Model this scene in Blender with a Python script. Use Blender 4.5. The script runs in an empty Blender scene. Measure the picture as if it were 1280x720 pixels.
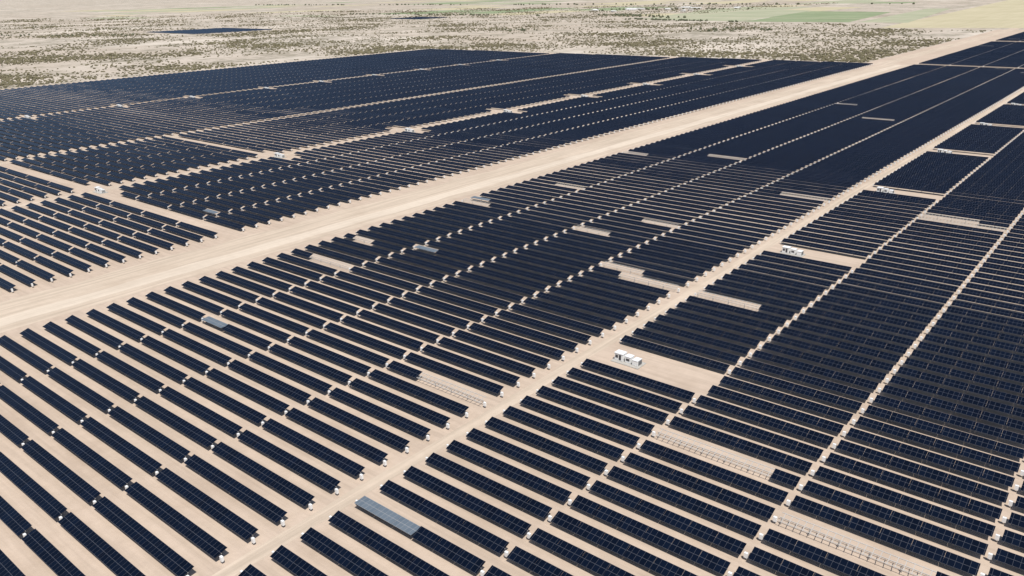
import bpy, bmesh, math, random
import numpy as np
from mathutils import Matrix, Vector, noise
random.seed(7); rng=np.random.default_rng(7)
S=100.0   # layout tables are in hundreds of metres
sc=bpy.context.scene
sc.view_settings.view_transform='Standard'; sc.view_settings.look='None'; sc.view_settings.exposure=0

# ------------------------------------------------ materials
def mat(name):
    m=bpy.data.materials.new(name); m.use_nodes=True
    nt=m.node_tree; b=nt.nodes['Principled BSDF']
    return m,nt,b
class NB:
    def __init__(s,nt): s.nt=nt
    def n(s,t,**k):
        x=s.nt.nodes.new(t)
        for a,v in k.items(): setattr(x,a,v)
        return x
    def l(s,a,b): s.nt.links.new(a,b)
    def m(s,op,a,b=None,c=None,clamp=False):
        x=s.n('ShaderNodeMath',operation=op); x.use_clamp=clamp
        for i,v in enumerate((a,b,c)):
            if v is None: continue
            if hasattr(v,'is_linked'): s.l(v,x.inputs[i])
            else: x.inputs[i].default_value=v
        return x.outputs[0]
    def mix(s,f,a,b):
        x=s.n('ShaderNodeMix',data_type='RGBA')
        for k,v in ((0,f),(6,a),(7,b)):
            if hasattr(v,'is_linked'): s.l(v,x.inputs[k])
            elif k==0: x.inputs[0].default_value=v
            else: x.inputs[k].default_value=(*v,1)
        return x.outputs[2]
    def noise(s,vec,scale,detail=5,rough=.55):
        x=s.n('ShaderNodeTexNoise'); x.inputs['Scale'].default_value=scale
        x.inputs['Detail'].default_value=detail; x.inputs['Roughness'].default_value=rough
        s.l(vec,x.inputs['Vector']); return x.outputs[0]
    def ramp(s,f,a,b):
        x=s.n('ShaderNodeMapRange'); x.inputs[1].default_value=a; x.inputs[2].default_value=b
        s.l(f,x.inputs[0]); return x.outputs[0]
    def pos(s,scale=(1,1,1)):
        g=s.n('ShaderNodeNewGeometry'); mp=s.n('ShaderNodeMapping'); mp.inputs['Scale'].default_value=scale
        s.l(g.outputs['Position'],mp.inputs['Vector']); return mp.outputs[0]

def plain(name,col,rough=.6,metal=0,spec=.4,vary=0.12,scale=1.5):
    m,nt,b=mat(name); q=NB(nt)
    f=q.noise(q.pos(),scale,4)
    c=q.mix(f,tuple(x*(1-vary) for x in col),tuple(min(1,x*(1+vary)) for x in col))
    q.l(c,b.inputs['Base Color']); b.inputs['Roughness'].default_value=rough
    b.inputs['Metallic'].default_value=metal; b.inputs['Specular IOR Level'].default_value=spec
    return m

HC=1.45
def panel_mat(name,c0,c1,line,rough,spec):
    m,nt,b=mat(name); q=NB(nt)
    uv=q.n('ShaderNodeUVMap'); sp=q.n('ShaderNodeSeparateXYZ'); q.l(uv.outputs[0],sp.inputs[0])
    u,v=sp.outputs[0],sp.outputs[1]
    fu=q.m('ABSOLUTE',q.m('SUBTRACT',q.m('FRACT',q.m('DIVIDE',u,1.15)),.5))
    lu=q.m('GREATER_THAN',fu,.5-.022)
    lv=q.m('ABSOLUTE',q.m('SUBTRACT',q.m('MULTIPLY',q.m('FRACT',q.m('DIVIDE',v,10.)),10.),5.))
    l1=q.m('LESS_THAN',lv,.04); l2=q.m('GREATER_THAN',lv,HC-.05)
    ln=q.m('MAXIMUM',lu,q.m('MAXIMUM',l1,l2))
    fl=q.n('ShaderNodeCombineXYZ'); q.l(q.m('FLOOR',q.m('DIVIDE',u,1.15)),fl.inputs[0]); q.l(q.m('FLOOR',q.m('DIVIDE',v,10.)),fl.inputs[1])
    wn=q.n('ShaderNodeTexWhiteNoise',noise_dimensions='2D'); q.l(fl.outputs[0],wn.inputs['Vector'])
    big=q.noise(q.pos(),.02,3)
    base=q.mix(q.m('MULTIPLY',q.m('ADD',wn.outputs[0],big),.5),c0,c1)
    q.l(q.mix(ln,base,line),b.inputs['Base Color'])
    q.l(q.m('ADD',q.m('MULTIPLY',ln,.3),rough),b.inputs['Roughness'])
    b.inputs['Specular IOR Level'].default_value=spec
    return m
M_pan=panel_mat('solar_glass',(.0015,.003,.008),(.003,.007,.019),(.06,.065,.08),.17,.27)
M_pan_grey=panel_mat('solar_glass_grey',(.10,.13,.16),(.14,.17,.20),(.3,.3,.3),.45,.5)  # paler, rougher grey glass for the nearly flat tables
M_back=plain('module_back',(.04,.034,.036),.6)
M_steel=plain('galvanised_steel',(.45,.43,.40),.6,0)
M_box=plain('white_enclosure_paint',(.80,.80,.78),.5)
M_conc=plain('concrete',(.42,.40,.36),.85,vary=.2,scale=.8)
M_grey=plain('grey_metal',(.22,.23,.24),.5,.2)
M_dark=plain('dark_louver',(.06,.06,.065),.6)

def sand(name,a,b_,track=None,tk=.6):
    m,nt,b=mat(name); q=NB(nt)
    P=q.pos()
    n1=q.noise(P,.012,6,.6); n2=q.noise(P,.35,5,.65)
    f=q.m('ADD',q.m('MULTIPLY',n1,.6),q.m('MULTIPLY',n2,.4))
    c=q.mix(q.ramp(f,.35,.65),a,b_)
    if track:
        st=q.noise(q.pos(track),.6,4,.6)
        c=q.mix(q.m('MULTIPLY',q.ramp(st,.42,.68),tk),c,tuple(x*.76 for x in a))
    pp=q.noise(P,.06,4,.6)
    c=q.mix(q.m('MULTIPLY',q.ramp(pp,.52,.75),.5),c,(a[0]*.80,a[1]*.77,a[2]*.75))
    q.l(c,b.inputs['Base Color']); b.inputs['Roughness'].default_value=.95; b.inputs['Specular IOR Level'].default_value=.1
    bp=q.n('ShaderNodeBump'); bp.inputs['Strength'].default_value=.5; bp.inputs['Distance'].default_value=.3
    q.l(n2,bp.inputs['Height']); q.l(bp.outputs[0],b.inputs['Normal'])
    return m
M_site=sand('graded_sand',(.48,.382,.295),(.59,.475,.375),track=(.05,1.,1),tk=.45)
M_roadA=sand('compacted_road_sand',(.53,.435,.335),(.63,.52,.41),track=(1.,.03,1),tk=.75)
M_roadB=sand('compacted_road_sand_cross',(.53,.435,.335),(.63,.52,.41),track=(.03,1.,1))
M_wheel=sand('wheel_packed_sand',(.60,.505,.40),(.69,.59,.475),track=(1.,.02,1),tk=.5)

def desert():
    m,nt,b=mat('desert_ground'); q=NB(nt); P=q.pos()
    big=q.noise(P,.0016,6,.6); mid=q.noise(P,.010,6,.65); fine=q.noise(P,.05,6,.75)
    c=q.mix(q.ramp(big,.35,.65),(.44,.375,.30),(.58,.51,.43))
    scr=q.m('ADD',q.m('ADD',q.m('MULTIPLY',mid,.4),q.m('MULTIPLY',fine,.4)),q.m('MULTIPLY',big,.2))
    c=q.mix(q.m('MULTIPLY',q.ramp(scr,.48,.56),.75),c,(.20,.18,.125))
    c=q.mix(q.m('MULTIPLY',q.ramp(q.noise(q.pos((1,.35,1)),.004,5,.6),.55,.63),.6),c,(.66,.59,.50))
    q.l(c,b.inputs['Base Color']); b.inputs['Roughness'].default_value=.95; b.inputs['Specular IOR Level'].default_value=.1
    return m
M_des=desert()
def fieldmat(name,a,b_):
    m,nt,b=mat(name); q=NB(nt)
    st=q.noise(q.pos((1,.04,1)),.08,4); n=q.noise(q.pos(),.006,5)
    c=q.mix(q.ramp(q.m('ADD',q.m('MULTIPLY',st,.5),q.m('MULTIPLY',n,.5)),.38,.62),a,b_)
    q.l(c,b.inputs['Base Color']); b.inputs['Roughness'].default_value=.95; b.inputs['Specular IOR Level'].default_value=.1
    return m
F_green=fieldmat('crop_green',(.22,.265,.15),(.29,.33,.20))  # green dulled and paled: distance haze is painted into the crop colour
F_pale=fieldmat('crop_pale_green',(.33,.345,.23),(.42,.415,.29))
F_tan=fieldmat('stubble_tan',(.45,.40,.26),(.53,.47,.32))
F_brown=fieldmat('fallow_brown',(.36,.31,.245),(.47,.40,.32))
def shrubmat(name,a,b_):
    m,nt,b=mat(name); q=NB(nt)
    n=q.noise(q.pos(),.12,4); c=q.mix(q.ramp(n,.35,.65),a,b_)
    q.l(c,b.inputs['Base Color']); b.inputs['Roughness'].default_value=.9; b.inputs['Specular IOR Level'].default_value=.1
    return m
M_shrub=shrubmat('desert_scrub_foliage',(.11,.10,.06),(.21,.185,.115))
M_tree=shrubmat('tree_foliage',(.08,.09,.055),(.15,.155,.10))

# ------------------------------------------------ mesh helpers
SG=np.array([[-1,-1,-1],[1,-1,-1],[1,1,-1],[-1,1,-1],[-1,-1,1],[1,-1,1],[1,1,1],[-1,1,1]],float)
FC=np.array([[0,3,2,1],[4,5,6,7],[0,1,5,4],[1,2,6,5],[2,3,7,6],[3,0,4,7]])
def make_obj(name,V,F,mats,mi=None,uv=None,parent=None):
    me=bpy.data.meshes.new(name)
    V=np.asarray(V,np.float32); F=np.asarray(F,np.int32); k=F.shape[1]
    me.vertices.add(len(V)); me.vertices.foreach_set('co',V.ravel())
    me.loops.add(F.size); me.loops.foreach_set('vertex_index',F.ravel())
    me.polygons.add(len(F)); me.polygons.foreach_set('loop_start',np.arange(0,F.size,k,dtype=np.int32))
    me.polygons.foreach_set('loop_total',np.full(len(F),k,np.int32))
    for m in mats: me.materials.append(m)
    if mi is not None: me.polygons.foreach_set('material_index',np.asarray(mi,np.int32))
    if uv is not None:
        l=me.uv_layers.new(name='UVMap'); l.data.foreach_set('uv',np.asarray(uv,np.float32).ravel())
    me.update(calc_edges=True); me.validate()
    me.polygons.foreach_set('use_smooth',np.zeros(len(me.polygons),bool)); me.update()
    o=bpy.data.objects.new(name,me); sc.collection.objects.link(o)
    if parent: o.parent=parent
    return o
def boxes(C,Hh,T):
    C=np.asarray(C,float).reshape(-1,3); Hh=np.asarray(Hh,float).reshape(-1,3); T=np.asarray(T,float).ravel()
    L=SG[None]*Hh[:,None,:]
    c,s=np.cos(T)[:,None],np.sin(T)[:,None]
    V=np.stack([L[:,:,0],L[:,:,1]*c-L[:,:,2]*s,L[:,:,1]*s+L[:,:,2]*c],-1)+C[:,None,:]
    n=len(C); F=(FC[None]+8*np.arange(n)[:,None,None]).reshape(-1,4)
    return V.reshape(-1,3),F,L.reshape(-1,3)
def box_obj(name,C,Hh,T,m,parent=None):
    V,F,_=boxes(C,Hh,T); return make_obj(name,V,F,[m],parent=parent)
def empty(name,loc=(0,0,0)):
    e=bpy.data.objects.new(name,None); e.location=loc; e.empty_display_size=1; sc.collection.objects.link(e); return e
def poly(name,pts,z,m):
    me=bpy.data.meshes.new(name); me.from_pydata([(x*S,y*S,z) for x,y in pts],[],[list(range(len(pts)))]); me.materials.append(m)
    me.update()
    if me.polygons[0].normal.z<0: me.flip_normals()
    o=bpy.data.objects.new(name,me); sc.collection.objects.link(o); return o
def strip(name,p0,p1,w,z,m,jit=.6,step=6.):
    p0=np.array(p0)*S; p1=np.array(p1)*S; d=p1-p0; L=np.linalg.norm(d); d/=L; nrm=np.array([-d[1],d[0]])
    n=max(2,int(L/step)); V=[];F=[]
    for i in range(n+1):
        c=p0+d*L*i/n
        for sgn in (-1,1):
            w_=w/2+jit*(noise.noise(Vector((c[0]*.05,c[1]*.05,sgn*5)))*2)
            V.append((*(c+nrm*sgn*w_),z))
    for i in range(n): F.append((2*i,2*i+2,2*i+3,2*i+1))
    V=np.array(V);F=np.array(F)
    a,b,c=V[F[0][0]],V[F[0][1]],V[F[0][2]]
    if np.cross(b-a,c-b)[2]<0: F=F[:,::-1]
    return make_obj(name,V,F,[m])

# ------------------------------------------------ layout (x along the rows, y along the access roads)
P=.0678; Y0=.592
def rowk(y): return round((y-Y0)/P)
XW=-10.35
def ymaxL(x): return 10.34+.1*(x+10.12)
W_pads=[(-8.027,2.762),(-7.93,3.57),(-7.82,4.35),(-7.785,5.182),(-7.80,5.97),(-7.75,6.74),(-7.72,7.543),(-7.7,8.35),(-7.7,9.15)]
bare=[(-1.304,1.353,4),(-.689,1.485,5),(-.302,1.352,5),(-1.317,2.379,4),(-1.503,2.446,3),(-1.053,2.373,4),(-1.663,3.065,3),(-2.043,4.499,4),
 (-2.387,3.36,3),(-2.397,1.818,4),(-1.852,2.745,3),(-.738,3.863,4),(-.505,3.80,6),(-1.312,3.858,4),(-2.583,4.304,3),(-2.575,2.80,3)]
grey=[(-1.046,.868,3),(-2.222,1.201,2),(-2.238,2.184,2),(-3.434,1.915,2),(-2.60,2.92,2)]
clear=[]; pads=[]
for i in range(8):
    k=17+i*18
    clear.append((-1.15,-.79,k,k+1)); pads.append((-1.075,Y0+P*(k+.5)))
kL=rowk(1.799)
for i in range(8):
    k=kL+i*17
    clear.append((-4.62,-4.22,k,k+1)); pads.append((-4.44,Y0+P*(k+.5)))
for p in W_pads:
    k=rowk(p[1]); clear.append((-7.95,-7.6,k,k)); pads.append((-7.78,Y0+P*k))
clear.append((-5.8,-3.05,kL,kL)); clear.append((-5.8,-4.4,kL+17,kL+17))
k11=rowk(11.15); clear.append((-3.2,5,k11-1,k11+1))
k16=rowk(15.95); clear.append((-3.2,5,k16-2,k16+2))
H_AX=1.6; TILT=math.radians(18); CH=HC
blocks=[('main',-2.665,-1.205,4,6,19.7,-.4),('east',-1.145,-1.145+.35*7,7,6,19.7,-.4),
        ('inner',-4.40,-3.11,4,6,None,-.4),('mid',-5.72,-4.52,4,5,None,.2),
        ('far1',-7.74,-5.81,6,4,None,.6),('far2',XW,-7.82,8,3,None,1.6)]
for bi,(nm,x0,x1,ns,nstr,ymx,ymn) in enumerate(blocks):
    par=empty('solar_panel_array')
    pc,ph,pt,pm,pk=[],[],[],[],[]
    tc,th,tt=[],[],[]; oc,oh=[],[]; wc,wh=[],[]; rc,rh,rt=[],[],[]
    seglen=(x1-x0)/ns; gap=1.5 if bi<3 else .8
    k=int(math.ceil((ymn-Y0)/P))
    while True:
        y=Y0+P*k
        if y>(ymx if ymx else ymaxL((x0+x1)/2)): break
        rowz=rng.normal(0,.7)
        for s in range(ns):
            a=(x0+s*seglen)*S+gap/2; b=(x0+(s+1)*seglen)*S-gap/2
            if not ymx and y>ymaxL((a+b)/2/S): continue
            segt=TILT+math.radians(rowz+rng.normal(0,1.1)) 
            kind=0; part=(0,nstr); xc=(a+b)/200
            for (bx,by,n_) in bare:
                if abs(xc-bx)<seglen/2 and rowk(by)==k:
                    kind=1; s0=int(max(0,min(nstr-n_,round((bx-a/S)/seglen*nstr-n_/2)))); part=(s0,s0+n_)
            for (bx,by,n_) in grey:
                if abs(xc-bx)<seglen/2 and rowk(by)==k:
                    kind=2; s0=int(max(0,min(nstr-n_,round((bx-a/S)/seglen*nstr-n_/2)))); part=(s0,s0+n_)
            if kind==0:
                r=rng.random(); far=min(1,max(0,(y-4)/4))
                if bi in(0,1) and r<.001+.008*far:
                    kind=1; n_=int(rng.integers(2,5)); s0=int(rng.integers(0,nstr-n_+1)); part=(s0,s0+n_)
            L=(b-a)/nstr
            zj=.15*noise.noise(Vector((a*.01,y*1.3,0)))
            alive=0
            for t in range(nstr):
                cx=a+L*(t+.5)
                if any(c0<cx/S<c1 and k0<=k<=k1 for c0,c1,k0,k1 in clear): continue
                alive+=1
                kk=kind if part[0]<=t<part[1] else 0
                tl=segt+math.radians(rng.normal(0,.35)); z=H_AX+zj
                if kk==2: tl=math.radians(3)
                tc.append((cx,y*S,z)); th.append((L/2,.07,.07)); tt.append(tl)
                oc.append((cx-L*.5+.3,y*S,z/2-.12)); oh.append((.075,.09,z/2))
                if kk!=1:
                    pc.append((cx,y*S-math.sin(tl)*.14,z+math.cos(tl)*.14)); ph.append((L/2-.02,CH,.025)); pt.append(tl); pm.append(kk); pk.append(k)
                else:
                    for v in (-1.1,1.1):
                        rc.append((cx,y*S+v*math.cos(tl),z+.13+v*math.sin(tl))); rh.append((L/2,.07,.04)); rt.append(tl)
                    for j in range(4):
                        rc.append((cx-L/2+(j+.5)*L/4,y*S,z+.1)); rh.append((.06,1.3,.03)); rt.append(tl)
            if alive:
                if bi<3:
                    wc.append((b+gap/2,y*S-.5,1.1)); wh.append((.34,.24,.52))
                    if s==0 and bi<2: wc.append((a-.5,y*S-.3,1.0)); wh.append((.26,.2,.4))
                elif s%2==1:
                    wc.append((b+gap/2,y*S-.5,1.0)); wh.append((.2,.2,.36))
        k+=1
    V,F,Lc=boxes(pc,ph,pt); n=len(pc)
    mi=np.ones((n,6),int); mi[:,1]=np.where(np.array(pm)==2,2,0)
    vv=np.repeat(np.array(pk)+40,8)*10+5+Lc[:,1]
    uvv=np.stack([V[:,0]+2000,vv],-1)
    make_obj('modules',V,F,[M_pan,M_back,M_pan_grey],mi.ravel(),uvv[F.ravel()],par)
    box_obj('torque_tubes',tc,th,tt,M_steel,par)
    box_obj('posts',oc,oh,np.zeros(len(oc)),M_steel,par)
    box_obj('drive_boxes',wc,wh,np.zeros(len(wc)),M_box,par)
    if rc: box_obj('bare_rack_rails',rc,rh,rt,M_steel,par)

# ------------------------------------------------ inverter stations
def multi(name,lst,m,par):
    return box_obj(name,[l[:3] for l in lst],[l[3:] for l in lst],np.zeros(len(lst)),m,par)
proto=None
for i,(x,y) in enumerate(pads):
    e=empty('inverter_station',(x*S+2,y*S,0)); e.scale=(.72,.9,.85)
    if proto is None:
        p=[]
        p.append(multi('concrete_pad',[(0,0,.12,6.2,2.6,.12)],M_conc,e))
        p.append(multi('cabinets',[(-3.6,0,1.55,1.9,1.2,1.25),(.4,.1,1.35,1.3,1.1,1.05),(3.9,-.1,1.2,1.2,1.3,.9)],M_box,e))
        p.append(multi('roofs',[(-3.6,0,2.87,2.05,1.35,.06),(.4,.1,2.47,1.4,1.2,.06),(3.9,-.1,2.15,1.3,1.4,.04)],M_box,e))
        fins=[(5.25,-.9+j*.3,1.2,.14,.04,.7) for j in range(7)]
        p.append(multi('radiator_fins',fins,M_grey,e))
        p.append(multi('louvers_and_doors',[(-4.5,-1.22,1.7,.6,.02,.5),(-3.0,-1.22,1.5,.5,.02,.9),(.4,-1.02,1.4,.8,.02,.4),(-3.6,1.22,1.6,1.2,.02,.5)],M_dark,e))
        p.append(multi('cable_riser',[(-1.3,.1,.8,.15,.5,.5),(2.0,0,.6,.2,.3,.3)],M_grey,e))
        proto=p
    else:
        for o in proto:
            c=o.copy(); c.parent=e; sc.collection.objects.link(c)

# ------------------------------------------------ ground and roads
poly('desert_ground',[(-400,-400),(400,-400),(400,400),(-400,400)],-.02,M_des)
poly('graded_site_ground',[(XW-.22,-3),(3,-3),(3,20),(-3.28,20),(-3.28,11.25),(XW-.22,10.5)],.0,M_site)
strip('dirt_road',(-2.885,-2.9),(-2.885,11.2),30,.012,M_roadA,1.5)
strip('wheel_track',(-2.84,-2.9),(-2.84,11.1),8,.024,M_wheel,.9)
strip('dirt_road',(-3.05,11.15),(-3.05,45),18,.02,M_roadA,1.2)
strip('service_road',(-1.175,-2.9),(-1.175,19.9),3.6,.012,M_roadA,.5)
strip('service_road',(-4.46,-2.9),(-4.46,10.7),5,.012,M_roadA,.5)
strip('service_road',(-5.765,-2.9),(-5.765,10.6),5,.012,M_roadA,.5)
strip('perimeter_road',(XW-.12,-2.9),(XW-.12,10.4),13,.012,M_roadA,.8)
strip('perimeter_road',(XW-.2,10.42),(-3.1,11.13),13,.016,M_roadB,.8)

poly('crop_field',[(-9.86,22.1),(-7.11,22.4),(-8.19,30.2),(-11.1,30.7)],.09,F_green)
poly('crop_field',[(-13.6,22.9),(-9.95,22.1),(-11.3,31.3),(-16.4,34.3)],.09,F_pale)
poly('crop_field',[(-24.8,26.3),(-22.6,26.3),(-23.5,34),(-26,34)],.09,F_green)
poly('crop_field',[(-5.6,19.9),(-3.4,20.6),(8,24),(8,60),(-8.5,60)],.04,F_tan)
poly('crop_field',[(-6.9,22.5),(-5.7,22.5),(-7.2,34),(-8.0,34)],.09,F_pale)
fm=[F_pale,F_brown,F_tan,F_green,F_brown,F_tan,F_pale]
r2=random.Random(5)
for ix in range(-16,1):
    for iy in range(0,9):
        x=ix*3.2-9.5; y=25+iy*5.5
        if r2.random()<.72 and not(x>-12 and y<27):
            m=r2.choice(fm); w_=3.2*r2.choice([.95,.95,.6]); h_=5.5*r2.choice([.96,.96,.5])
            if x+w_>-9.0 and y<62: continue
            poly('crop_field',[(x,y),(x+w_,y),(x+w_,y+h_),(x,y+h_)],.05,m)
for ix in range(12):
    x=r2.uniform(-55,-26); y=r2.uniform(8,24); w_=r2.uniform(2,5)
    poly('crop_field',[(x,y),(x+w_,y+.2),(x+w_,y+r2.uniform(.8,2)),(x,y+r2.uniform(.8,2))],.03+ix*.004,r2.choice([F_pale,F_brown,F_tan,F_brown]))
strip('farm_road',(-60,24.7),(-5.5,24.7),9,.10,M_roadB,.5,30)
strip('farm_road',(-12.6,12.5),(-16.6,70),8,.11,M_roadA,.5,30)
strip('farm_road',(-40,15.5),(-3.2,12.6),6,.025,M_roadB,1.5,20)

# distant small arrays
for (cx_,cy_,hl,nr) in ((-21.3,12.75,125,34),(-22.1,21.6,80,22)):
    par=empty('distant_solar_array'); C=[];Hh=[];T=[]
    for j in range(nr):
        C.append((cx_*S+r2.uniform(-8,8),cy_*S+(j-nr/2)*7,1.6)); Hh.append((hl,1.9,.03)); T.append(.3)
    V,Fq,Lc=boxes(C,Hh,T); uv=np.stack([V[:,0]+9000,5+Lc[:,1]*.5],-1)
    mi=np.ones((len(C),6),int); mi[:,1]=0
    make_obj('modules',V,Fq,[M_pan,M_back],mi.ravel(),uv[Fq.ravel()],par)
    pl=[(cc[0]+o,cc[1],.75) for cc in C for o in range(-int(hl)+5,int(hl),20)]
    box_obj('posts',pl,[(.1,.1,.75)]*len(pl),[0]*len(pl),M_steel,par)

# ------------------------------------------------ shrubs and trees
def blob_templates(n,sub,squash,jit,seed):
    r=random.Random(seed); out=[]
    for i in range(n):
        bm=bmesh.new(); bmesh.ops.create_icosphere(bm,subdivisions=sub,radius=1)
        for v in bm.verts:
            k_=1+r.uniform(-jit,jit); v.co=Vector((v.co.x*k_,v.co.y*k_,max(-.1,v.co.z*squash*k_+squash*.6)))
        V=np.array([v.co[:] for v in bm.verts]); F=np.array([[v.index for v in f.verts] for f in bm.faces]); bm.free()
        out.append((V,F))
    return out
def scatter(name,pts,rad,tmpl,m):
    VV=[];FF=[];off=0
    for (x,y),r_ in zip(pts,rad):
        V,F=tmpl[random.randrange(len(tmpl))]; a=random.uniform(0,6.28); c,s=math.cos(a),math.sin(a)
        W=np.stack([(V[:,0]*c-V[:,1]*s)*r_+x,(V[:,0]*s+V[:,1]*c)*r_+y,V[:,2]*r_-.05],-1)
        VV.append(W);FF.append(F+off);off+=len(V)
    return make_obj(name,np.concatenate(VV),np.concatenate(FF),[m])
pts=[];rad=[]; tries=0
while len(pts)<36000 and tries<600000:
    tries+=1
    d=random.uniform(8,45); az=math.radians(39.74)+math.radians(random.uniform(-40,44))
    if random.random()>(16/d if d>16 else 1): continue
    x=-math.sin(az)*d; y=math.cos(az)*d
    if x>XW-.3 and y<11.3+.1*(x+3) : continue
    if x>-3.3 and y<20.2: continue
    if -3.25<x<-2.85: continue
    if y>19.5 and x>-6: continue
    if y>21.5 and -14<x<-5: continue
    if abs(x+21.3)<1.6 and abs(y-12.75)<1.5: continue
    cl=noise.fractal(Vector((x*.45,y*.45,3)),1.0,2.0,5)
    edge=.25 if ((x<XW and x>XW-2.5 and y<11) or (y<14.5 and x>XW)) else 0
    if cl+edge<random.uniform(-.35,.6): continue
    pts.append((x*S,y*S)); rad.append(random.uniform(.5,1.7)*(1+.015*d)*(1.4 if cl>.25 else 1))
scatter('desert_shrubs',pts,rad,blob_templates(6,1,.65,.3,1),M_shrub)
pts=[];rad=[]
def treeline(x0,y0,x1,y1,n,wd,r0_=2.5,r1_=4.5):
    for i in range(n):
        t=random.random()
        if noise.noise(Vector((t*9,x0,y0)))<-.1: continue
        pts.append(((x0+(x1-x0)*t+random.gauss(0,wd))*S,(y0+(y1-y0)*t+random.gauss(0,wd))*S)); rad.append(random.uniform(r0_,r1_))
treeline(-14,15.5,-7.5,18.5,200,.3,1.6,3.4); treeline(-13.8,22.6,-9.9,21.9,110,.12,2,3.5)
treeline(-17,26,-13,24,90,.4); treeline(-20,31,-15.5,33,80,.6,3,5)
treeline(-30,24.6,-18,24.6,120,.15); treeline(-60,40,-10,40,200,.4,3,6)
treeline(-26,8.3,-21,10.5,70,.25,1.5,3)
scatter('distant_trees',pts,rad,blob_templates(6,2,.95,.3,2),M_tree)

# ------------------------------------------------ farm buildings
M_roof=plain('white_metal_roof',(.78,.77,.74),.5); M_wall=plain('painted_wall',(.62,.59,.54),.7)
M_groof=plain('tan_metal_roof',(.5,.46,.4),.6)
for i in range(15):
    bx=-17.7+r2.uniform(-2.4,2.8); by=32+r2.uniform(-4,3)
    L=r2.choice([18,26,40,60])/1.7; W=r2.choice([8,10,14])/1.3; h=r2.choice([4,5,6]); rr=W*.3
    e=empty('farm_building',(bx*S,by*S,.1)); e.rotation_euler[2]=r2.choice([0,1.57,.1])
    multi('walls',[(0,0,h/2,L,W,h/2)],M_wall,e)
    V=[(-L-.4,-W-.4,h+.01),(L+.4,-W-.4,h+.01),(L+.4,W+.4,h+.01),(-L-.4,W+.4,h+.01),(-L-.4,0,h+rr),(L+.4,0,h+rr)]
    me=bpy.data.meshes.new('roof'); me.from_pydata(V,[],[(0,1,5,4),(2,3,4,5),(0,4,3),(1,2,5),(0,3,2,1)]); me.materials.append(r2.choice([M_roof,M_roof,M_groof]))
    o=bpy.data.objects.new('roof',me); sc.collection.objects.link(o); o.parent=e
    multi('doors_and_windows',[(-L*.5,-W-.03,1.8,2,.04,1.8),(L*.4,-W-.03,2,1.2,.04,.6),(0,-W-.03,2,1.2,.04,.6)],M_dark,e)

# ------------------------------------------------ camera
f=998.6; th=math.radians(20.62); yaw=math.radians(39.74); rho=math.atan(.0184)
fw=Vector((-math.sin(yaw)*math.cos(th),math.cos(yaw)*math.cos(th),-math.sin(th)))
r0=Vector((math.cos(yaw),math.sin(yaw),0)); u0=r0.cross(fw)
r=r0*math.cos(rho)-u0*math.sin(rho); u=u0*math.cos(rho)+r0*math.sin(rho)
cam=bpy.data.objects.new('camera',bpy.data.cameras.new('camera')); sc.collection.objects.link(cam)
cam.matrix_world=Matrix(((r.x,u.x,-fw.x,0),(r.y,u.y,-fw.y,0),(r.z,u.z,-fw.z,100),(0,0,0,1)))
cam.data.sensor_width=36; cam.data.lens=f/1280*36; cam.data.clip_start=1; cam.data.clip_end=100000
sc.camera=cam
# ------------------------------------------------ light
sv=Vector((.42,-.30,1)).normalized()
sun=bpy.data.objects.new('sun',bpy.data.lights.new('sun','SUN')); sc.collection.objects.link(sun)
sun.data.energy=4.6; sun.data.angle=math.radians(.5); sun.data.color=(1,.96,.91)
sun.rotation_euler=sv.to_track_quat('Z','Y').to_euler()
w=bpy.data.worlds.new('World'); sc.world=w; w.use_nodes=True
nt=w.node_tree; bg=nt.nodes['Background']; sky=nt.nodes.new('ShaderNodeTexSky'); sky.sky_type='NISHITA'; sky.sun_disc=False
sky.sun_elevation=math.asin(sv.z); sky.sun_rotation=math.atan2(sv.x,sv.y); sky.dust_density=1.0
nt.links.new(sky.outputs[0],bg.inputs[0]); bg.inputs[1].default_value=.09
